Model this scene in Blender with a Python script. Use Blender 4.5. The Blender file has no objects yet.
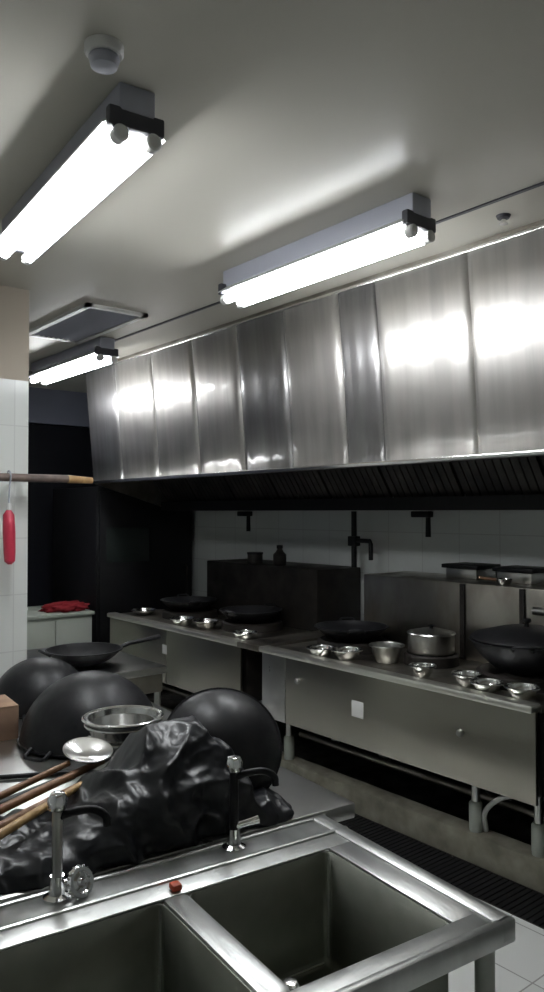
import bpy, bmesh, math, random
from mathutils import Vector, Matrix, noise
C = bpy.context.scene.collection
PI = math.pi
rnd = random.Random(7)

# ------------------------------------------------------------------ materials
def mat(name, col, rough=.5, metal=0., emit=None, strength=0., spec=.5):
    m = bpy.data.materials.new(name); m.use_nodes = True
    b = m.node_tree.nodes['Principled BSDF']
    b.inputs['Base Color'].default_value = (*col, 1)
    b.inputs['Roughness'].default_value = rough
    b.inputs['Metallic'].default_value = metal
    b.inputs['Specular IOR Level'].default_value = spec
    if emit:
        b.inputs['Emission Color'].default_value = (*emit, 1)
        b.inputs['Emission Strength'].default_value = strength
    return m
def nodes(m): return m.node_tree.nodes, m.node_tree.links, m.node_tree.nodes['Principled BSDF']
def mottled(name, c1, c2, scale=(6, 6, 6), r1=.3, r2=.5, metal=0., bump=0., detail=4, spec=.5, lo=.35, hi=.65):
    """noise between two colours / roughnesses, in object space, optionally stretched (brushing, grime)"""
    m = mat(name, c1, r1, metal, spec=spec)
    N, L, b = nodes(m)
    tc = N.new('ShaderNodeTexCoord'); mp = N.new('ShaderNodeMapping'); nz = N.new('ShaderNodeTexNoise')
    mp.inputs['Scale'].default_value = scale
    nz.inputs['Scale'].default_value = 1; nz.inputs['Detail'].default_value = detail
    L.new(tc.outputs['Object'], mp.inputs['Vector']); L.new(mp.outputs[0], nz.inputs['Vector'])
    mr = N.new('ShaderNodeMapRange'); mr.inputs[1].default_value = lo; mr.inputs[2].default_value = hi
    L.new(nz.outputs['Fac'], mr.inputs[0])
    mx = N.new('ShaderNodeMix'); mx.data_type = 'RGBA'
    mx.inputs[6].default_value = (*c1, 1); mx.inputs[7].default_value = (*c2, 1)
    L.new(mr.outputs[0], mx.inputs[0]); L.new(mx.outputs[2], b.inputs['Base Color'])
    m2 = N.new('ShaderNodeMapRange'); m2.inputs[3].default_value = r1; m2.inputs[4].default_value = r2
    L.new(mr.outputs[0], m2.inputs[0]); L.new(m2.outputs[0], b.inputs['Roughness'])
    if bump:
        bp = N.new('ShaderNodeBump'); bp.inputs['Strength'].default_value = bump; bp.inputs['Distance'].default_value = .01
        L.new(nz.outputs['Fac'], bp.inputs['Height']); L.new(bp.outputs[0], b.inputs['Normal'])
    return m
def tiles(name, c1, c2, grout, axes, w, h, rough=.2, upper=None):
    m = mat(name, c1, rough); N, L, b = nodes(m)
    g = N.new('ShaderNodeNewGeometry'); s = N.new('ShaderNodeSeparateXYZ'); cb = N.new('ShaderNodeCombineXYZ')
    L.new(g.outputs['Position'], s.inputs[0])
    L.new(s.outputs[axes[0]], cb.inputs[0]); L.new(s.outputs[axes[1]], cb.inputs[1])
    br = N.new('ShaderNodeTexBrick'); br.offset = 0
    br.inputs['Color1'].default_value = (*c1, 1); br.inputs['Color2'].default_value = (*c2, 1); br.inputs['Mortar'].default_value = (*grout, 1)
    br.inputs['Scale'].default_value = 1; br.inputs['Mortar Size'].default_value = .003
    br.inputs['Brick Width'].default_value = w; br.inputs['Row Height'].default_value = h
    L.new(cb.outputs[0], br.inputs['Vector'])
    out = br.outputs['Color']
    if upper:                       # tiled up to a height, painted above it
        z, pc = upper
        gt = N.new('ShaderNodeMath'); gt.operation = 'GREATER_THAN'; gt.inputs[1].default_value = z
        L.new(s.outputs[2], gt.inputs[0])
        mx = N.new('ShaderNodeMix'); mx.data_type = 'RGBA'; L.new(gt.outputs[0], mx.inputs[0])
        L.new(out, mx.inputs[6]); mx.inputs[7].default_value = (*pc, 1); out = mx.outputs[2]
        mr = N.new('ShaderNodeMapRange'); mr.inputs[3].default_value = rough; mr.inputs[4].default_value = .7
        L.new(gt.outputs[0], mr.inputs[0]); L.new(mr.outputs[0], b.inputs['Roughness'])
    L.new(out, b.inputs['Base Color'])
    return m

HOOD = mottled('hood_steel', (.66, .64, .61), (.46, .44, .42), (7, 7, .3), .46, .58, 1., .02, 4)
HOOD2 = mottled('hood_steel_dark_reflection', (.40, .39, .39), (.28, .27, .27), (7, 7, .3), .44, .54, 1., .02, 4)  # darker copy of the hood steel: dark reflection bands put into the colour
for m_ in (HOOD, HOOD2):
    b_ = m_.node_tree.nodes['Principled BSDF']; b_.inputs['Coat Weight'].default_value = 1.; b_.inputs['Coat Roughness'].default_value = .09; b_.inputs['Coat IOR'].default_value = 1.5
STEEL = mottled('brushed_steel', (.60, .60, .58), (.42, .42, .41), (5, 5, 5), .24, .36, 1., lo=.1, hi=.9)
LIP = mat('worn_lip_steel', (.80, .79, .72), .38, 1.)
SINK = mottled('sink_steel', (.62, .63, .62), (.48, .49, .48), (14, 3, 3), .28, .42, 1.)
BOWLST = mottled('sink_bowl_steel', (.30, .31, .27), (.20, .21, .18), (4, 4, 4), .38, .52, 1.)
GREASE = mottled('greasy_steel', (.42, .40, .36), (.20, .18, .15), (4, 4, 2), .28, .5, 1.)
PANEL = mottled('range_panel_steel', (.40, .385, .33), (.32, .31, .265), (3, 1.5, 3), .28, .36, 1., lo=.15, hi=.85)
SOOT_DARKREFL = mottled('sooty_and_dark_reflection_steel', (.028, .023, .02), (.010, .009, .008), (6, 6, 6), .45, .6, .3)  # soot on most parts; on the far riser a dark reflection as colour
BLACK = mat('black_enamel', (.005, .005, .006), .5, spec=.3)
IRON = mottled('black_iron', (.022, .022, .024), (.010, .010, .012), (12, 12, 12), .34, .48, .15, spec=.3)
CHROME = mat('chrome', (.85, .85, .86), .1, 1.)
BRIGHT = mat('bright_steel', (.80, .80, .79), .18, 1.)
CEIL = mottled('ceiling_panel', (.60, .58, .51), (.55, .53, .47), (.5, .5, .5), .6, .6, 0., 0, 2, .0, .0, 1.)
b_ = CEIL.node_tree.nodes['Principled BSDF']; b_.inputs['Coat Weight'].default_value = .55; b_.inputs['Coat Roughness'].default_value = .27; b_.inputs['Coat IOR'].default_value = 1.45
BEIGE = mat('painted_fascia', (.55, .50, .43), .6)
FLOOR = tiles('floor_tile', (.76, .77, .75), (.72, .73, .71), (.35, .35, .33), (0, 1), .3, .3, .3)
WALLX = tiles('white_wall_tile_x', (.80, .82, .79), (.76, .78, .75), (.68, .69, .67), (0, 2), .3, .3, .18, (2.345, (.50, .44, .36)))
WALLY = tiles('white_wall_tile_y', (.70, .73, .71), (.66, .69, .67), (.55, .56, .55), (1, 2), .3, .3, .2)
BLUEW = mat('blue_grey_paint', (.16, .17, .22), .6)
DOORSHADE = mat('doorway_shade', (.003, .0035, .006), .6, spec=.2)
GRIME = mottled('wet_grimy_floor', (.035, .032, .026), (.012, .012, .011), (6, 6, 6), .4, .8)
CONC = mottled('stained_concrete', (.36, .34, .27), (.20, .19, .15), (7, 7, 7), .6, .8)
TUBE = mat('lit_tube', (1, 1, 1), .4, 0, (.94, .97, 1.), 26)
HOUSE = mat('lamp_housing', (.40, .41, .47), .45)
DARKPL = mat('dark_plastic', (.05, .05, .06), .5)
WHITEPL = mat('white_plastic', (.72, .72, .70), .4)
RED = mat('red_plastic', (.55, .04, .08), .4)
REDCLOTH = mat('red_cloth', (.20, .004, .010), .9)
ORANGE = mat('orange_rubber', (.55, .07, .02), .5)
WOOD = mottled('wooden_handle', (.30, .16, .08), (.20, .10, .05), (30, 30, 4), .4, .6)
PALEWOOD = mottled('pale_wood', (.50, .32, .13), (.38, .22, .09), (30, 30, 4), .4, .6)
CARD = mottled('cardboard', (.30, .19, .12), (.24, .15, .10), (10, 10, 10), .8, .9)
BAG = mat('black_bin_liner', (.006, .007, .010), .34)
PALEMET = mat('pale_enamel', (.42, .45, .40), .4)
POLE = mottled('brown_pole', (.17, .12, .10), (.10, .075, .065), (20, 20, 20), .4, .6)

# ------------------------------------------------------------------ mesh helpers
def box(bm, lo, hi, bev=0.):
    r = bmesh.ops.create_cube(bm, size=1)
    vs = r['verts']
    c = [(a + b) / 2 for a, b in zip(lo, hi)]; s = [abs(b - a) for a, b in zip(lo, hi)]
    for v in vs: v.co = Vector((v.co.x * s[0] + c[0], v.co.y * s[1] + c[1], v.co.z * s[2] + c[2]))
    if bev:
        es = list({e for v in vs for e in v.link_edges})
        bmesh.ops.bevel(bm, geom=es, offset=min(bev, min(s) * .45), segments=2, affect='EDGES', profile=.5)
def tube(bm, pts, r, seg=12, cap=True):
    pts = [Vector(p) for p in pts]; n = len(pts)
    rs = r if isinstance(r, (list, tuple)) else [r] * n
    t0 = (pts[1] - pts[0]).normalized()
    up = Vector((0, 0, 1)) if abs(t0.z) < .9 else Vector((1, 0, 0))
    nrm = t0.cross(up).normalized(); rings = []
    for i in range(n):
        a = pts[max(i - 1, 0)]; b = pts[min(i + 1, n - 1)]
        t = (b - a).normalized()
        nrm = (nrm - t * nrm.dot(t)).normalized(); bi = t.cross(nrm)
        rings.append([bm.verts.new(pts[i] + (nrm * math.cos(k * 2 * PI / seg) + bi * math.sin(k * 2 * PI / seg)) * rs[i]) for k in range(seg)])
    for i in range(n - 1):
        for k in range(seg):
            bm.faces.new((rings[i][k], rings[i][(k + 1) % seg], rings[i + 1][(k + 1) % seg], rings[i + 1][k]))
    if cap:
        bm.faces.new(rings[0][::-1]); bm.faces.new(rings[-1])
def curve(p, n=8):
    """Catmull-Rom through the points"""
    p = [Vector(q) for q in p]; out = []
    e = [p[0] * 2 - p[1]] + p + [p[-1] * 2 - p[-2]]
    for i in range(1, len(e) - 2):
        for k in range(n):
            t = k / n
            out.append(.5 * ((2 * e[i]) + (e[i + 1] - e[i - 1]) * t + (2 * e[i - 1] - 5 * e[i] + 4 * e[i + 1] - e[i + 2]) * t * t + (3 * e[i] - e[i - 1] - 3 * e[i + 1] + e[i + 2]) * t ** 3))
    return out + [p[-1]]
def lathe(bm, prof, seg=40, M=None):
    M = M or Matrix(); rings = []
    for r, z in prof:
        if r < 1e-5: rings.append([bm.verts.new(M @ Vector((0, 0, z)))])
        else: rings.append([bm.verts.new(M @ Vector((r * math.cos(k * 2 * PI / seg), r * math.sin(k * 2 * PI / seg), z))) for k in range(seg)])
    for a, b in zip(rings, rings[1:]):
        for k in range(seg):
            k2 = (k + 1) % seg
            if len(a) == 1 and len(b) == 1: continue
            if len(a) == 1: bm.faces.new((a[0], b[k2], b[k]))
            elif len(b) == 1: bm.faces.new((a[k], a[k2], b[0]))
            else: bm.faces.new((a[k], a[k2], b[k2], b[k]))
def quadprism(bm, pts, h):
    """pts: outline (x,y,z list), extruded by vector h"""
    a = [bm.verts.new(Vector(p)) for p in pts]; b = [bm.verts.new(Vector(p) + Vector(h)) for p in pts]
    n = len(a); bm.faces.new(a[::-1]); bm.faces.new(b)
    for i in range(n): bm.faces.new((a[i], a[(i + 1) % n], b[(i + 1) % n], b[i]))
def obj(name, bm, m, parent=None, smooth=False, label=None):
    bmesh.ops.recalc_face_normals(bm, faces=bm.faces[:])
    me = bpy.data.meshes.new(name); bm.to_mesh(me); bm.free()
    me.materials.append(m)
    o = bpy.data.objects.new(name, me); C.objects.link(o)
    if smooth:
        for p in me.polygons: p.use_smooth = True
        if smooth != 'all': me.set_sharp_from_angle(angle=math.radians(40))
    if parent: o.parent = parent
    if label: o['label'] = label
    return o
def bx(name, lo, hi, m, parent=None, bev=.003, label=None):
    bm = bmesh.new(); box(bm, lo, hi, bev); return obj(name, bm, m, parent, bool(bev), label)
def tb(name, pts, r, m, parent=None, seg=12, label=None):
    bm = bmesh.new(); tube(bm, pts, r, seg); return obj(name, bm, m, parent, True, label)
def lt(name, prof, m, parent=None, seg=40, M=None, label=None):
    bm = bmesh.new(); lathe(bm, prof, seg, M); return obj(name, bm, m, parent, True, label)
def tag(o, label, cat, group=None):
    o['label'] = label; o['category'] = cat
    if group: o['group'] = group
    return o
def thing(name, label, cat, loc=(0, 0, 0), rz=0, group=None, rot=None):
    o = bpy.data.objects.new(name, None); C.objects.link(o)
    o.empty_display_size = .05
    o.location = loc; o.rotation_euler = rot or (0, 0, rz)
    return tag(o, label, cat, group)
def dup(root, label, loc, rz=0, group=None, rot=None, scale=None):
    r = root.copy(); C.objects.link(r); r.location = loc; r.rotation_euler = rot or (0, 0, rz)
    r['label'] = label
    if group: r['group'] = group
    if scale: r.scale = scale
    for ch in [c for c in bpy.data.objects if c.parent == root]:
        c = ch.copy(); C.objects.link(c); c.parent = r
        for g in [q for q in bpy.data.objects if q.parent == ch]:
            d = g.copy(); C.objects.link(d); d.parent = c
    return r
def struct(name, lo, hi, m, bev=0):
    o = bx(name, lo, hi, m, None, bev); o['kind'] = 'structure'; return o

# ------------------------------------------------------------------ room shell (x towards the cooking wall, y along it)
CZ = 2.84
struct('floor', (-1.6, -1.6, -.1), (2.74, 7.1, 0), FLOOR)
struct('floor', (2.74, -1.6, -.1), (4.0, 7.1, -.02), GRIME)
struct('ceiling', (-1.6, -1.6, CZ), (4.1, 7.2, CZ + .1), CEIL)
struct('wall_right', (4.0, -1.6, -.1), (4.12, 7.1, CZ), WALLY)
struct('wall_left', (-1.72, -1.6, -.1), (-1.6, 7.1, CZ), WALLY)
struct('wall_front', (-1.72, -1.72, -.1), (4.12, -1.6, CZ), WALLX)
struct('wall_partition', (-1.6, 4.0, 0), (1.575, 4.14, CZ), WALLX)
bm = bmesh.new()
box(bm, (-1.6, 7.1, -.1), (2.55, 7.22, CZ)); box(bm, (3.92, 7.1, -.1), (4.12, 7.22, CZ)); box(bm, (2.55, 7.1, 2.5), (3.92, 7.22, CZ))
o = obj('wall_back', bm, BLUEW); o['kind'] = 'structure'
struct('doorway_shade_1', (2.56, 7.15, -.02), (3.91, 7.2, 2.49), DOORSHADE)  # dark panel added in the doorway for the darkness of the unlit room beyond
# ceiling seam trim and curb
struct('trim_1', (2.495, -1.6, CZ - .006), (2.512, 7.1, CZ + .001), DARKPL)
struct('trim_2', (3.0, -1.6, -.02), (3.12, 5.7, .13), CONC, .012)

# drain grate
g = thing('drain_grate', 'long dark drain grate set in the floor in front of the cooking range', 'drain', (2.87, 2.0, -.02))
bm = bmesh.new(); 
for x in (-.125, .117): box(bm, (x, -2.2, .002), (x + .008, 3.4, .018))
obj('rim', bm, SOOT_DARKREFL, g)
bm = bmesh.new()
y = -2.19
while y < 3.38: box(bm, (-.117, y, .004), (.117, y + .022, .016)); y += .029
obj('grating', bm, BLACK, g)

# ------------------------------------------------------------------ ceiling lamps
def make_lamp(loc, label, L=1.22, rz=0):
    t = thing('fluorescent_lamp', label, 'ceiling lamp', loc, rz, 'twin tube ceiling lamps')
    bx('housing', (-.055, 0, -.085), (.055, L, 0), HOUSE, t, .006)
    bm = bmesh.new()
    quadprism(bm, [(-.10, .02, -.118), (-.055, .02, -.086), (.055, .02, -.086), (.10, .02, -.118), (.097, .02, -.121), (.052, .02, -.09), (-.052, .02, -.09), (-.097, .02, -.121)], (0, L - .04, 0))
    obj('reflector', bm, WHITEPL, t, False, 'white splayed reflector')
    for x in (-.05, .05):
        tb('tube', [(x, .03, -.145), (x, L - .03, -.145)], .021, TUBE, t, 16)
    for y in (0, L - .03):
        h = bx('end_holder', (-.085, y, -.125), (.085, y + .03, -.07), DARKPL, t, .006)
        for x in (-.05, .05):
            M = Matrix.Translation((x, y + .013, -.145)) @ Matrix.Rotation(PI / 2, 4, 'X')
            lt('socket', [(0, -.02), (.018, -.02), (.024, -.015), (.024, .015), (.018, .02), (0, .02)], WHITEPL, h, 16, M)
    return t
l0 = make_lamp((2.25, 1.85, CZ), 'long twin tube lamp on the ceiling directly before the extractor hood, middle of the three')
dup(l0, 'big twin tube lamp closest to the viewer, beside the round smoke detector', (1.05, 1.88, CZ), -.087)
dup(l0, 'small distant twin tube lamp behind the ceiling air vent', (2.42, 4.74, CZ), 0)
# smoke detector
t = thing('smoke_detector', 'round white smoke detector on the ceiling above the nearest lamp', 'smoke detector', (.89, 1.77, CZ))
lt('base', [(0, 0), (.05, 0), (.05, -.02), (.045, -.026), (0, -.026)], WHITEPL, t)
lt('sensor_head', [(.036, -.026), (.04, -.034), (.034, -.055), (.018, -.064), (0, -.064)], HOUSE, t)
t = thing('ceiling_sprinkler', 'tiny round sprinkler rose on the ceiling above the hood at right', 'sprinkler', (2.66, 1.77, CZ))
lt('rose', [(0, 0), (.03, 0), (.024, -.012), (0, -.012)], DARKPL, t, 20)
lt('nozzle', [(.01, -.012), (.01, -.03), (.018, -.032), (.018, -.035), (0, -.035)], CHROME, t, 16)
# air vent
t = thing('air_vent', 'rectangular grey louvred air vent in the ceiling above the distant lamp', 'vent', (2.12, 4.02, CZ))
bm = bmesh.new()
for lo, hi in (((-.2, 0, -.02), (-.165, .95, 0)), ((.165, 0, -.02), (.2, .95, 0)), ((-.2, 0, -.02), (.2, .035, 0)), ((-.2, .915, -.02), (.2, .95, 0))): box(bm, lo, hi)
obj('frame', bm, WHITEPL, t)
bm = bmesh.new()
for k in range(9):
    x = -.15 + k * .035
    quadprism(bm, [(x, .03, -.003), (x + .022, .03, -.018), (x + .025, .03, -.016), (x + .003, .03, -.001)], (0, .89, 0))
obj('louvre', bm, HOUSE, t)
bx('duct_backing', (-.165, .035, -.002), (.165, .915, -.0005), BLACK, t, 0)

# ------------------------------------------------------------------ extractor hood
H = thing('extractor_hood', 'long stainless steel extractor hood running above the whole cooking range', 'extractor hood', (2.9, 0, 1.9))
ys = [1.0, 1.62, 2.07, 2.63, 2.9, 3.36, 3.81, 4.32, 4.86, 5.42, 5.95]
for i, (a, b) in enumerate(zip(ys, ys[1:])):
    bm = bmesh.new(); n = 14; vs = []; ph = rnd.random() * 6; dx = rnd.uniform(-.004, .004)
    for j in range(n + 1):
        y = a + (b - a) * j / n
        w = .0012 * math.sin(ph + j * 1.3) + .0008 * math.sin(ph * 2 + j * 2.9) + dx * (j / n - .5) + (.010 if j in (0, n) else 0)
        vs.append((bm.verts.new((w, y, 0)), bm.verts.new((w * 1.5 + rnd.uniform(-.001, .001) - .039, y, .45)), bm.verts.new((w - .079, y, .90))))
    for p, q in zip(vs, vs[1:]):
        bm.faces.new((p[0], q[0], q[1], p[1])); bm.faces.new((p[1], q[1], q[2], p[2]))
    back = [(v[0].co.copy(), v[2].co.copy()) for v in (vs[0], vs[-1])]
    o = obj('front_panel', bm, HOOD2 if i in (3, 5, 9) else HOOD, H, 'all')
    md = o.modifiers.new('solid', 'SOLIDIFY'); md.thickness = .004; md.offset = 0
bx('bottom_lip', (-.025, 1.0, -.022), (.05, 5.95, 0), BRIGHT, H, .004)
bx('top_rail', (-.095, 1.0, .90), (-.05, 5.95, .915), BRIGHT, H, .003)
bx('top_closure', (-.08, 1.0, .915), (-.06, 5.95, CZ - 1.901), GREASE, H, 0)
for y in (1.0, 5.93):
    bm = bmesh.new(); quadprism(bm, [(.012, y, -.02), (-.066, y, .899), (-.045, y, .935), (1.095, y, .935), (1.095, y, -.22), (.7, y, -.22)], (0, .02, 0)); obj('end_panel', bm, GREASE, H)
bm = bmesh.new(); box(bm, (.66, 1.02, -.25), (.84, 5.93, -.17)); obj('grease_gutter', bm, BLACK, H, False, 'black grease gutter along the back of the hood')
bx('back_closure', (.84, 1.02, -.20), (1.095, 5.93, -.18), BLACK, H, 0)
y = 1.04; k = 0
while y < 5.85:
    bm = bmesh.new()
    P = Vector((.36, 0, .36)); Q = Vector((.72, 0, -.165)); D = Q - P; nn = Vector((D.z, 0, -D.x)).normalized() * .02
    for q in range(10):
        y0 = y + q * .053; quadprism(bm, [P + Vector((0, y0, 0)), Q + Vector((0, y0, 0)), Q + Vector((0, y0 + .044, 0)), P + Vector((0, y0 + .044, 0))], nn)
    quadprism(bm, [P + Vector((0, y, 0)) - nn, Q + Vector((0, y, 0)) - nn, Q + Vector((0, y + .53, 0)) - nn, P + Vector((0, y + .53, 0)) - nn], nn * .3)
    obj('baffle_filter', bm, SOOT_DARKREFL, H); y += .545
bx('inner_roof', (.02, 1.02, .34), (.4, 5.93, .36), SOOT_DARKREFL, H, 0)

# ------------------------------------------------------------------ cooking range
def make_range(y0, y1, label, burners, panels, riser_mat, riser_span):
    R = thing('wok_range', label, 'cooking range', (2.9, y0, 0)); L = y1 - y0
    for a, b, m in panels:
        bx('front_panel', (0, a - y0, .40), (.02, b - y0, .795), m, R, .003)
    bx('front_lip', (-.03, 0, .79), (.05, L, .825), LIP, R, .01, 'pale rolled front lip')
    bm = bmesh.new(); box(bm, (.05, 0, .78), (1.09, L, .81), .003); obj('range_top', bm, GREASE, R, True)
    bx('body', (.06, .01, .42), (1.05, L - .01, .78), SOOT_DARKREFL, R, .003)
    for by, r in burners:
        lt('burner_ring', [(r, .0), (r * .98, .05), (r * .9, .06), (r * .84, .055), (r * .7, .01), (r * .3, -.0), (0, 0)], SOOT_DARKREFL, R, 36, Matrix.Translation((.42, by - y0, .811)))
    for x in (.15, .95):
        for y in (.12, L - .12) if x > .5 else (.08, .41, L - .08):
            lg = tb('leg', [(x, y, .12 if x < .5 else -.02), (x, y, .42)], .02, STEEL, R)
            lt('foot', [(0, 0), (.03, 0), (.032, .02), (.032, .13), (.024, .14), (0, .14)], PALEMET, lg, 20, Matrix.Translation((x, y, .1305 if x < .5 else -.0195)))
    tb('lower_rail', [(.3, .02, .24), (.3, L - .02, .24)], .02, GREASE, R)
    a, b = riser_span
    bx('riser', (.66, a - y0, .81), (1.09, b - y0, 1.24), riser_mat, R, .006)
    return R
RR = make_range(1.79, 3.64, 'near steel wok range carrying a white square sticker, right of the dark slot',
    [(2.10, .24), (2.68, .15), (3.28, .22)], [(1.79, 3.42, PANEL), (3.425, 3.64, STEEL)], GREASE, (1.79, 3.42))
RL = make_range(3.86, 5.62, 'far steel wok range left of the dark slot with back riser coloured as a dark reflection',
    [(4.28, .22), (5.08, .22)], [(3.86, 4.75, PANEL), (4.755, 5.62, PANEL)], SOOT_DARKREFL, (3.86, 5.2))  # far riser is plain steel; its dark colour stands in for what it reflects
# steel chimney boxes on the riser of the near range
for y0_, lab in ((2.70, 'steel flue box with black cap behind the near range, left one'), (2.34, 'steel flue box with black cap behind the near range, right one')):
    f = bx('flue_box', (.86, y0_ - 1.79 + .0, 1.241), (1.06, y0_ - 1.79 + .22, 1.30), STEEL, RR, .004)
    bx('flue_cap', (.84, y0_ - 1.79 - .02, 1.301), (1.08, y0_ - 1.79 + .24, 1.325), BLACK, f, .004)
for y in (2.25, 2.63):
    bx('riser_strap', (.645, y - 1.79, .815), (.66, y - 1.79 + .03, 1.235), SOOT_DARKREFL, RR, .002)
tb('riser_pipe', [(.64, .05, 1.13), (.64, .40, 1.13)], .022, STEEL, RR)
# cover strip over the slot between the ranges
bx('cover_strip', (-.03, 1.852, .79), (1.0, 2.068, .825), GREASE, RR, .004)
# stickers, knobs
def sticker(y, z, w, h, lab):
    tag(bx('sticker', (2.8965, y - w / 2, z - h / 2), (2.8995, y + w / 2, z + h / 2), WHITEPL, None, .001), lab, 'sticker')
sticker(2.83, .60, .085, .085, 'white square sticker on the front of the near range')
sticker(4.77, .645, .06, .065, 'small white square sticker on the front of the far range')
for y, z in ((2.17, .625), (3.30, .67)):
    M = Matrix.Translation((-.001, y - 1.79, z)) @ Matrix.Rotation(-PI / 2, 4, 'Y')
    lt('gas_knob', [(0, 0), (.016, 0), (.018, .012), (.012, .022), (0, .024)], STEEL, RR, 20, M)
# white hose under the range
tag(tb('drain_hose', curve([(3.08, 2.165, .135), (3.04, 2.14, .24), (3.03, 2.05, .33), (3.05, 1.95, .37), (3.15, 1.9, .40)]), .012, WHITEPL), 'white hose curving up beneath the near range', 'hose')
# wall taps under the hood
def wall_tap(y, label, kind):
    t = thing('wall_tap', label, 'tap', (3.84, y, 1.64), 0, 'black taps below the hood')
    if kind == 'short':
        tb('spout', [(0, 0, .005), (0, 0, -.05), (0, 0, -.16)], [.016, .016, .018], BLACK, t)
        bx('valve', (-.03, -.02, -.035), (.03, .12, .005), BLACK, t, .006)
    else:
        tb('riser_pipe', [(0, 0, .005), (0, 0, -.39)], .02, BLACK, t)
        tb('spout', [(0, 0, -.2), (-.02, -.17, -.2), (-.02, -.18, -.22), (-.02, -.18, -.33)], .016, BLACK, t)
        bx('valve', (-.03, -.035, -.24), (.03, .035, -.17), BLACK, t, .006)
wall_tap(5.0, 'short black tap hanging under the hood, leftmost of three', 'short')
wall_tap(3.78, 'tall black tap pipe with bent side spout, middle of three', 'tall')
wall_tap(3.12, 'short black tap hanging under the hood, rightmost of three', 'short')

# ------------------------------------------------------------------ woks, pots, bowls
def wok_prof(R, d, th=.004):
    out = []; S = (R * R + d * d) / (2 * d); a1 = math.asin(min(1, R / S)) if d <= R else PI / 2
    n = 14
    for i in range(n + 1):
        a = a1 * i / n; out.append((S * math.sin(a), S - S * math.cos(a)))
    inner = [((S - th) * math.sin(a1 * i / n), S - (S - th) * math.cos(a1 * i / n)) for i in range(n, -1, -1)]
    return out + [(R + .006, d), (R + .006, d + .005), (R - th, d + .005)] + inner[1:]
def make_wok(label, loc, R, d, m, group=None, rot=None, rz=0, long_handle=False):
    t = thing('wok', label, 'wok', loc, rz, group, rot)
    lt('bowl', wok_prof(R, d), m, t, 48)
    for s in ((-1,) if long_handle else (-1, 1)):
        tb('ear_handle', curve([(s * (R - .002), -.045, d - .008), (s * (R + .035), -.035, d + .012), (s * (R + .035), .035, d + .012), (s * (R - .002), .045, d - .008)], 5), .007, m, t, 8)
    if long_handle:
        tb('long_handle', [(R - .005, 0, d - .01), (R + .06, 0, d + .01), (R + .25, 0, d + .03)], [.010, .012, .014], m, t, 10)
    return t
def make_bowl(name, label, loc, R, h, m, group=None, cat='bowl'):
    t = thing(name, label, cat, loc, 0, group)
    lt('body', [(0, 0), (R * .6, 0), (R * .66, .004), (R * .92, h * .55), (R, h), (R + .012, h + .002), (R + .012, h + .005), (R - .004, h + .005), (R * .88, h * .55), (R * .6, .006), (0, .006)], m, t, 36)
    tb('rolled_rim', [(math.cos(a) * (R + .01), math.sin(a) * (R + .01), h + .004) for a in [k * 2 * PI / 36 for k in range(37)]], .005, m, t, 8)
    return t
# woks standing in the burner rings of the ranges
G = 'woks on the cooking ranges'
make_wok('large black wok on the near range, rightmost and closest to the viewer', (3.30, 2.08, .845), .265, .17, IRON, G, rz=.5)
make_wok('black wok on the left burner of the near range', (3.31, 3.28, .845), .22, .10, IRON, G, rz=.9)
make_wok('black wok on the right burner of the far range', (3.31, 4.28, .845), .22, .10, IRON, G, rz=.3)
make_wok('black wok on the left burner of the far range', (3.31, 5.08, .845), .22, .10, IRON, G, rz=1.2)
t = thing('black_lid', 'flat black lid covering the large wok at right', 'lid', (3.30, 2.08, 1.0245))
lt('cover', [(0, 0), (.267, 0), (.267, .006), (.25, .02), (.12, .055), (0, .06)], BLACK, t, 48)
lt('knob', [(.012, .058), (.01, .075), (.022, .085), (.02, .098), (0, .1)], BLACK, t, 20)
# stock pot on the middle burner + bowls
t = thing('steel_pot', 'lidded steel pot on the small middle burner of the near range', 'pot', (3.32, 2.68, .872))
lt('body', [(0, 0), (.12, 0), (.125, .006), (.125, .10), (.13, .105), (.12, .105), (.12, .01), (0, .01)], STEEL, t)
lt('lid', [(.132, .106), (.128, .112), (.06, .128), (0, .13)], STEEL, t)
lt('lid_knob', [(.01, .128), (.01, .14), (.02, .148), (0, .154)], BLACK, t, 16)
GB = 'small steel bowls along the front of the ranges'
specs = [(3.02, 1.93, 'shiny steel bowl at the front right end of the near range', .065, .045),
    (3.0, 2.10, 'shiny steel bowl second from the right end of the near range', .065, .04),
    (3.04, 2.24, 'dull steel bowl left of the lidded black wok on the near range', .06, .05),
    (3.03, 2.50, 'small steel bowl in front of the lidded steel pot', .055, .05),
    (3.05, 3.06, 'shiny steel bowl below the near range left wok, right of two', .075, .05),
    (3.0, 3.22, 'shiny steel bowl below the near range left wok, left of two', .07, .045),
    (3.02, 3.97, 'bright low steel bowl at the near end of the far range', .07, .04),
    (3.08, 4.50, 'steel bowl between the two woks of the far range', .08, .05),
    (3.02, 4.72, 'steel bowl left of the far range right wok, near the front lip', .08, .05),
    (3.10, 5.42, 'low steel bowl at the far left end of the far range', .09, .035)]
for x, y, lab, r, h in specs: make_bowl('steel_bowl', lab, (x, y, .8255 if x < 2.99 else .8105), r, h, BRIGHT, GB)
make_bowl('steel_bowl', 'steel bowl stacked upon the bowl in front of the lidded pot', (3.16, 2.86, .8105), .085, .09, STEEL, GB)
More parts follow.
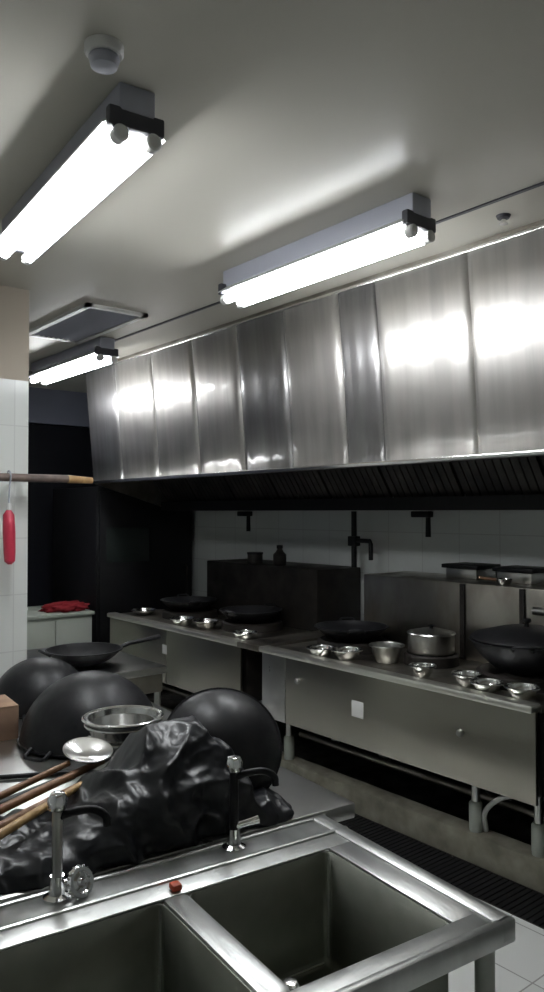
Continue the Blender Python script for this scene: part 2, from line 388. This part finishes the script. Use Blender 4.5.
# things standing on / behind the far range
t = thing('seasoning_bottle', 'dark bottle standing on the dark riser of the far range, taller one', 'bottle', (3.66, 4.38, 1.241))
lt('body', [(0, 0), (.045, 0), (.05, .01), (.05, .08), (.03, .10), (.02, .12), (.02, .13), (0, .13)], SOOT_DARKREFL, t, 24)
lt('cap', [(.024, .125), (.024, .15), (0, .152)], BLACK, t, 20)
t = thing('seasoning_tin', 'squat dark tin standing on the dark riser beside the bottle', 'tin', (3.66, 4.68, 1.241))
lt('body', [(0, 0), (.06, 0), (.06, .07), (0, .07)], SOOT_DARKREFL, t, 24); lt('lid', [(.064, .07), (.064, .085), (0, .087)], BLACK, t, 24)
t = thing('scoop', 'small brown handled scoop lying on top of the near riser', 'scoop', (3.62, 2.42, 1.2455), .3)
lt('cup', [(0, 0), (.035, 0), (.045, .03), (.042, .03), (.033, .004), (0, .004)], BRIGHT, t, 20)
tb('handle', [(.0, .043, .022), (.0, .14, .03)], .008, WOOD, t, 10)

# ------------------------------------------------------------------ black stockpot stove right of the range
t = thing('low_black_stove', 'black low stove standing just right of the near range', 'stove', (2.96, .95, 0))
bx('body', (0, 0, .14), (.85, .76, .78), BLACK, t, .006)
bx('stove_top', (-.02, -.01, .781), (.87, .77, .82), SOOT_DARKREFL, t, .006)
lt('burner_ring', [(.2, 0), (.2, .04), (.17, .045), (.15, .01), (0, .01)], SOOT_DARKREFL, t, 32, Matrix.Translation((.42, .38, .821)))
for x in (.1, .8):
    for y in (.06, .70): tb('leg', [(x, y, .131 if x < .16 else -.019), (x, y, .14)], .022, STEEL, t) if x < .16 else tb('leg', [(x, y, -.019), (x, y, .14)], .022, STEEL, t)
# black steam cabinet at the far end
t = thing('steam_cabinet', 'tall black steam cabinet in the dark corner beyond the far range', 'cabinet', (2.98, 6.0, 0))
bx('body', (0, .03, .1), (.98, .95, 1.86), BLACK, t, .01)
d = bx('door', (.02, -.0, .14), (.96, .029, 1.82), BLACK, t, .006)
bx('glass_panel', (.08, -.004, 1.2), (.5, -.0005, 1.5), mat('dark_glass', (.02, .026, .024), .2), d, .001)
tb('handle', [(.88, -.001, .85), (.88, -.04, .87), (.88, -.04, 1.13), (.88, -.001, 1.15)], .009, SOOT_DARKREFL, d)
for x in (.06, .92):
    for y in (.1, .88): tb('leg', [(x, y, -.0195), (x, y, .1)], .025, SOOT_DARKREFL, t)
# low pale cabinet
t = thing('low_cabinet', 'low pale grey green cabinet at the far end of the range', 'cabinet', (2.26, 5.98, 0), -.03)
bx('body', (0, .02, .08), (.66, .62, .77), PALEMET, t, .006)
bx('cabinet_top', (-.01, -.01, .771), (.67, .63, .80), PALEMET, t, .004)
bx('door', (.01, 0, .1), (.325, .019, .75), PALEMET, t, .004); bx('door', (.335, 0, .1), (.65, .019, .75), PALEMET, t, .004)
bm = bmesh.new()
for x in (.03, .59):
    for y in (.05, .55): box(bm, (x, y, 0), (x + .04, y + .04, .08))
obj('feet', bm, BLACK, t)
# red cloth (crumpled) on its right corner
bm = bmesh.new(); bmesh.ops.create_icosphere(bm, subdivisions=4, radius=1)
for v in bm.verts:
    n_ = noise.fractal(v.co * 2.2, .8, 2., 4)
    v.co = Vector((v.co.x * .19, v.co.y * .14, max(v.co.z, -.25) * .055)) * (1 + .35 * n_)
mz = min(v.co.z for v in bm.verts)
for v in bm.verts: v.co.z -= mz
o = obj('red_cloth', bm, REDCLOTH, None, 'all'); o.location = (2.76, 6.15, .801); tag(o, 'crumpled dark red cloth lying on the low pale cabinet', 'cloth')
t = make_bowl('enamel_dish', 'small pale dish at the left of the low pale cabinet', (2.36, 6.2, .801), .07, .03, WHITEPL)
t['category'] = 'dish'

# ------------------------------------------------------------------ pole with hanging tool in front of the white wall
t = thing('hanging_pole', 'brown horizontal pole fixed before the white tiled wall', 'pole', (0, 3.82, 1.815))
tb('rod', [(.3, 0, 0), (1.72, 0, 0)], .021, POLE, t, 14)
tb('tip', [(1.72, 0, 0), (1.86, -.0, -.005)], [.022, .017], PALEWOOD, t, 14, label='pale yellowish end of the pole')
for x in (.5, 1.5): tb('bracket', [(x, .0, 0), (x, .179, 0)], .012, DARKPL, t)
t = thing('red_tool', 'slim red utensil hanging by a hook from the brown pole', 'utensil', (1.405, 3.82, 1.815))
tb('hook', curve([(0, .026, .0), (0, .012, .03), (0, -.014, .028), (0, -.026, 0), (0, -.01, -.05), (0, 0, -.14)], 5), .0045, HOUSE, t, 8)
lt('collar', [(0, -.13), (.012, -.13), (.014, -.15), (.012, -.168), (0, -.168)], WHITEPL, t, 16)
tb('grip', [(0, 0, -.165), (.0, 0, -.19), (.003, 0, -.28), (.006, 0, -.38), (.007, 0, -.425), (.007, 0, -.44)], [.012, .028, .031, .029, .026, .010], RED, t, 16)

# ------------------------------------------------------------------ sink and work table, turned slightly to the room
RZ = -math.radians(5.8)
F = Vector((1.400, .911, 0))
ex = Vector((math.cos(RZ), math.sin(RZ), 0)); ey = Vector((-math.sin(RZ), math.cos(RZ), 0))
def loc(x, y, z): return F + ex * x + ey * y + Vector((0, 0, z))
S = thing('steel_sink', 'stainless steel double bowl sink in the foreground', 'sink', F, RZ)
ZT = .80
XL, XR = -1.20, 0.
bm = bmesh.new()
box(bm, (XL, 0, ZT - .05), (XR, .022, ZT), .006)
box(bm, (XL, .0215, ZT - .014), (XR, .07, ZT - .006), .002)
box(bm, (XL, .485, ZT - .014), (XR, .655, ZT - .006), .002)
box(bm, (-.115, .069, ZT - .014), (-.03, .486, ZT - .006), .002)
box(bm, (XL, .069, ZT - .014), (-1.12, .486, ZT - .006), .002)
box(bm, (-.05, .0, ZT - .05), (XR, .655, ZT), .010)
box(bm, (XL, .0, ZT - .05), (XL + .03, .655, ZT), .008)
box(bm, (XL, .545, ZT - .03), (XR, .562, ZT), .005)
box(bm, (XL, .64, ZT - .05), (XR, .655, ZT), .005)
obj('rim', bm, SINK, S, True)
bx('divider', (-.575, .07, ZT - .03), (-.515, .485, ZT - .004), SINK, S, .012)
def bowl(x0, x1, y0, y1, dpt):
    bm = bmesh.new()
    r = .02; z0 = ZT - dpt; z1 = ZT - .012
    tops = [(x0, y0), (x1, y0), (x1, y1), (x0, y1)]
    T = [bm.verts.new((x, y, z1)) for x, y in tops]; B = [bm.verts.new((x, y, z0)) for x, y in tops]
    bm.faces.new(B)
    for i in range(4): bm.faces.new((T[i], T[(i + 1) % 4], B[(i + 1) % 4], B[i]))
    es = [e for e in bm.edges if abs(e.verts[0].co.z - e.verts[1].co.z) > .1 or (e.verts[0].co.z < z0 + .01 and e.verts[1].co.z < z0 + .01)]
    bmesh.ops.bevel(bm, geom=es, offset=r, segments=4, affect='EDGES', profile=.5)
    o = obj('bowl', bm, BOWLST, S, 'all'); md = o.modifiers.new('s', 'SOLIDIFY'); md.thickness = .002; md.offset = -1
    M = Matrix.Translation(((x0 + x1) / 2, (y0 + y1) / 2, z0 + .002))
    s = lt('drain', [(.055, 0.001), (.055, .004), (.045, .005), (.035, .002), (0, .001)], BRIGHT, o, 28, M)
    tb('weld_seam', [(x0 + .02, y1 - .004, z0 + .006), (x1 - .02, y1 - .004, z0 + .006)], .0045, BRIGHT, o, 6)
    tb('weld_seam', [(x1 - .006, y1 - .006, z0 + .02), (x1 - .006, y1 - .006, z1 - .005)], .004, SINK, o, 6)
    return o
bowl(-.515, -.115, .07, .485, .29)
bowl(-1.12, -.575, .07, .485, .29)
for x in (XL + .05, -.04):
    for y in (.05, .60):
        lg = tb('leg', [(x, y, .0), (x, y, ZT - .05)], .021, PALEMET, S, 16)
        bm = bmesh.new(); lathe(bm, [(.021, 0), (.026, 0), (.026, .04), (.021, .04)], 16, Matrix.Translation((x, y, .001))); obj('foot', bm, DARKPL, lg, True)
for y in (.05, .60): tb('cross_bar', [(XL + .05, y, .2), (-.04, y, .2)], .015, STEEL, S)
for x in (XL + .05, -.04): tb('cross_bar', [(x, .05, .2), (x, .6, .2)], .015, STEEL, S)
tb('drain_pipe', [(-.315, .28, ZT - .292), (-.315, .28, .12)], .025, WHITEPL, S)
tb('drain_pipe', [(-.85, .28, ZT - .292), (-.85, .28, .12)], .025, WHITEPL, S)
# plug on a stem in right bowl
t = thing('sink_stopper', 'dark sink stopper with steel stem leaning by the divider in the right bowl', 'stopper', loc(-.468, .12, ZT - .285), RZ)
lt('plug', [(0, 0), (.035, 0), (.03, .03), (.012, .04), (0, .04)], DARKPL, t, 24)
tb('stem', [(0, 0, .04), (-.004, .01, .18), (-.008, .015, .22)], .008, BRIGHT, t, 10)
lt('stem_knob', [(0, 0), (.018, .002), (.02, .014), (.012, .026), (0, .028)], BRIGHT, t, 16, Matrix.Translation((-.008, .015, .22)))
# red clip
t = tag(bx('red_clip', (-.012, -.014, 0), (.012, .014, .016), ORANGE, None, .006), 'small orange red clip on the sink rim at the back of the divider', 'clip')
t.location = loc(-.532, .505, ZT - .0055); t.rotation_euler = (0, 0, RZ)
# faucets
def faucet(label, x, wheel):
    t = thing('faucet', label, 'faucet', loc(x, .615, ZT - .0058), RZ, 'two taps on the sink back deck')
    lt('base_flange', [(0, 0), (.03, 0), (.03, .006), (.018, .012), (.015, .05), (0, .05)], CHROME, t, 24)
    tb('riser', [(0, 0, .045), (0, 0, .195)], .0115, STEEL if wheel else IRON, t, 14)
    lt('cap', [(.013, .19), (.02, .195), (.022, .215), (.016, .228), (0, .232)], CHROME, t, 20)
    tb('spout', curve([(0, 0, .175), (.03, -.012, .185), (.07, -.03, .188), (.095, -.04, .172), (.098, -.042, .15)], 5), .009, IRON, t, 12)
    if wheel:
        M = Matrix.Translation((.045, -.018, .03)) @ Matrix.Rotation(math.radians(68), 4, 'X') @ Matrix.Rotation(.35, 4, 'Y')
        prof = [(0, .012), (.008, .014), (.012, .006), (.02, .004), (.024, .009), (.031, .009), (.034, .0), (.031, -.006), (.02, -.004), (0, -.006)]
        w = lt('valve_wheel', prof, CHROME, t, 32, M)
        bm = bmesh.new()
        for k in range(16):
            a = k * 2 * PI / 16; p = M @ Vector((.033 * math.cos(a), .033 * math.sin(a), .002)); bmesh.ops.create_icosphere(bm, subdivisions=1, radius=.004, matrix=Matrix.Translation(p))
        obj('grip_knurls', bm, CHROME, w, True)
        tb('valve_stem', [(.0, 0, .03), (.045, -.012, .03)], .009, CHROME, t)
    else:
        tb('lever', [(0, 0, .055), (.02, -.01, .06), (.06, -.02, .066)], [.010, .008, .010], CHROME, t, 12)
faucet('tall tap with round chrome valve wheel at the left sink bowl', -.765, True)
faucet('tall dark tap with chrome lever before the tilted black wok', -.315, False)

# work table
T = thing('work_table', 'large stainless steel work table directly behind the sink', 'table', loc(0, 0, 0), RZ)
bx('table_top', (-1.7, .667, .755), (.124, 2.467, .80), STEEL, T, .006)
for x in (-1.62, -.75, .06):
    for y in (.74, 2.39): tb('leg', [(x, y, 0), (x, y, .755)], .02, STEEL, T)
bx('lower_shelf', (-1.66, .70, .18), (.09, 2.43, .20), GREASE, T, .004)
# second table
t = thing('small_side_table', 'small steel table beyond the big work table, beside the white wall end', 'table', (1.64, 3.60, 0), -.02)
bx('table_top', (0, 0, .76), (.56, .95, .80), STEEL, t, .006)
bx('apron', (.02, .02, .66), (.54, .93, .758), GREASE, t, .002)
for x in (.04, .52):
    for y in (.04, .91): tb('leg', [(x, y, 0), (x, y, .66)], .018, STEEL, t)
make_wok('small black wok with long handle on the small side table', (1.84, 3.86, .801), .20, .09, IRON, None, rz=-.1, long_handle=True)

# big overturned wok and those behind
FL = lambda a=0: (PI, 0, a)
make_wok('large black wok turned upside down on the work table, in front', loc(-.291, 1.70, .80 + .2435), .255, .23, IRON, 'upturned woks on the work table', rot=FL(.4))
make_wok('upturned black wok at the far left of the work table, behind the large one', loc(-.32, 2.235, .801 + .2135), .21, .20, IRON, 'upturned woks on the work table', rot=FL(1.1))

# steel basins stacked
bz = .801
for i, (r, h, lab) in enumerate(((.10, .13, 'bottom steel basin of the stack between wok and bag'), (.105, .13, 'middle steel basin of the stack between wok and bag'), (.112, .10, 'top steel basin with bright rim between wok and bag'))):
    make_bowl('steel_basin', lab, loc(-.371, 1.20, bz), r, h, BRIGHT, 'stacked steel basins', 'basin'); bz += .048
# cardboard
t = thing('cardboard_box', 'brown cardboard box at the far left edge of the work table', 'box', loc(-.62, 1.93, .801), RZ)
bx('body', (-.1, -.1, 0), (.10, .10, .12), CARD, t, .003); bx('flap', (-.1, -.1, .1205), (-.005, .1, .1235), CARD, t, .001); bx('flap', (.005, -.1, .1205), (.1, .1, .1235), CARD, t, .001)

# ------------------------------------------------------------------ black bag (crumpled) and upright wok
def lerp(tab, x):
    for (x0, *a), (x1, *b) in zip(tab, tab[1:]):
        if x <= x1:
            t = max(0, (x - x0) / (x1 - x0)); t = t * t * (3 - 2 * t); return [p + (q - p) * t for p, q in zip(a, b)]
    return tab[-1][1:]
# position along the heap: centre line, half width, height
tab = [(-1.05, .86, .03, .01), (-.98, .85, .12, .05), (-.80, .84, .15, .065), (-.66, .85, .16, .085), (-.52, .86, .18, .16), (-.42, .87, .185, .235), (-.33, .88, .18, .25), (-.25, .84, .14, .21), (-.18, .765, .09, .055), (-.10, .755, .08, .04), (-.06, .75, .02, .01)]
bm = bmesh.new(); NX, NA = 220, 120; rows = []
for i in range(NX + 1):
    x = -1.05 + .99 * i / NX; yc, wy, h = lerp(tab, x); row = []
    for k in range(NA + 1):
        a = PI * k / NA
        p = Vector((x, yc - wy * math.cos(a), h * math.sin(a) ** .7))
        nrm = Vector((0, -math.cos(a), math.sin(a)))
        q = Vector((p.x * 7 + p.z * 6, p.y * 7, p.z * 8 - p.x * 5))
        d = (.020 * (1 - 2.4 * abs(noise.noise(q))) + .006 * (1 - 2.4 * abs(noise.noise(q * 2.1 + Vector((5, 1, 7))))) + .022 * noise.noise(p * 7) + .0015 * (1 - 2.4 * abs(noise.noise(q * 4.7)))) * min(1, h / .06)
        p = p + nrm * d + Vector((.4 * d, 0, 0)); p.z = max(p.z, .0015)
        row.append(bm.verts.new(p))
    rows.append(row)
for A, B in zip(rows, rows[1:]):
    for k in range(NA): bm.faces.new((A[k], A[k + 1], B[k + 1], B[k]))
for A, B in zip(rows, rows[1:]): bm.faces.new((A[0], B[0], B[-1], A[-1]))
bm.faces.new(rows[0]); bm.faces.new(rows[-1][::-1])
o = obj('bin_bag', bm, BAG, None, 'all'); o.location = F + Vector((0, 0, .80)); o.rotation_euler = (0, 0, RZ)
tag(o, 'crumpled glossy black plastic bag heaped on the work table behind the sink', 'bag')
# upright wok
a = thing('wok', 'black wok tilted up on its rim against the black bag, convex side to the sink', 'wok', loc(-.185, .905, .8 + .153), 0, None)
Rw = Matrix.Rotation(RZ, 4, 'Z') @ Matrix.Rotation(.35, 4, 'Z') @ Matrix.Rotation(-PI / 2 - .0, 4, 'X') 
lt('bowl', wok_prof(.174, .10), IRON, a, 48, Matrix.Rotation(-PI / 2, 4, 'X') @ Matrix.Translation((0, 0, -.10)))
for s in (-1,):
    tb('ear_handle', curve([(s * .170, -.006, -.04), (s * .204, .008, -.03), (s * .204, .008, .03), (s * .170, -.006, .04)], 5), .007, IRON, a, 8)
a.rotation_euler = (-.60, 0, -.5)

# ------------------------------------------------------------------ ladles and handles lying over the bag
def stick(name, label, cat, p0, p1, r0, r1, m, head=None, group='long handled tools on the bag'):
    """handle from p0 (near left) to p1 (far right) with a head at p1"""
    p0 = Vector(p0); p1 = Vector(p1)
    t = thing(name, label, cat, p0, 0, group); d = p1 - p0
    tb('handle', [Vector((0, 0, 0)), d * .06, d * .6, d], [r0 * .7, r0, (r0 + r1) / 2, r1], m, t, 12)
    if head == 'skimmer':
        n_ = d.normalized(); M = Matrix.Translation(d + n_ * .065 + Vector((0, 0, .008))) @ Matrix.Rotation(.25, 4, 'X')
        lt('mesh_disc', [(0, -.014), (.035, -.011), (.066, .0), (.070, .005), (.065, .005), (.035, -.007), (0, -.010)], BRIGHT, t, 32, M)
    if head == 'ferrule':
        n_ = d.normalized(); tb('ferrule', [d, d + n_ * .03], [r1 * 1.1, r1 * .8], CHROME, t, 12)
    if head == 'ladle':
        n_ = d.normalized(); c = d + n_ * .04
        tb('neck', [d, c], .005, BRIGHT, t, 8)
        lt('cup', wok_prof(.045, .03, .002), BRIGHT, t, 28, Matrix.Translation(c + n_ * .03 + Vector((0, 0, -.02))))
    return t
stick('skimmer', 'round steel skimmer with brown handle left of the bag', 'skimmer', loc(-1.0, .90, .885), loc(-.60, 1.03, .945), .011, .008, WOOD, 'skimmer')
stick('kitchen_utensil', 'brown handled tool with steel ferrule, uppermost beside the skimmer', 'utensil', loc(-1.05, .80, .885), loc(-.50, 1.04, .93), .012, .010, WOOD, 'ferrule')
stick('kitchen_utensil', 'pale yellow wooden handle, closest to the viewer at left', 'utensil', loc(-1.02, .66, .885), loc(-.60, .93, .915), .012, .009, PALEWOOD, 'ferrule')
stick('kitchen_utensil', 'dark brown wooden handle between the yellow and upper handles', 'utensil', loc(-1.05, .73, .872), loc(-.58, .975, .90), .013, .010, WOOD, 'ferrule')
stick('iron_rod', 'thin black rod lying behind the wooden handles at left', 'rod', loc(-1.0, 1.54, .809), loc(-.45, 1.335, .808), .008, .007, IRON, None, None)
stick('iron_rod', 'thick dark rod along the wooden handles at left', 'rod', loc(-1.05, .92, .86), loc(-.55, 1.14, .87), .014, .012, IRON, None, None)

# ------------------------------------------------------------------ camera, world, view
cam = bpy.data.cameras.new('camera'); co = bpy.data.objects.new('camera', cam); C.objects.link(co)
co.location = (0, 0, 1.64); co.rotation_euler = (math.radians(90 + 1.2), 0, -math.radians(39.3))
cam.sensor_fit = 'VERTICAL'; cam.sensor_height = 24; cam.lens = 760 / 992 * 24; cam.clip_start = .02
bpy.context.scene.camera = co
w = bpy.data.worlds.new('world'); bpy.context.scene.world = w; w.use_nodes = True
w.node_tree.nodes['Background'].inputs[0].default_value = (0, 0, 0, 1)
vs = bpy.context.scene.view_settings
vs.view_transform = 'Standard'; vs.look = 'None'; vs.gamma = 1; vs.use_curve_mapping = False; vs.exposure = .5
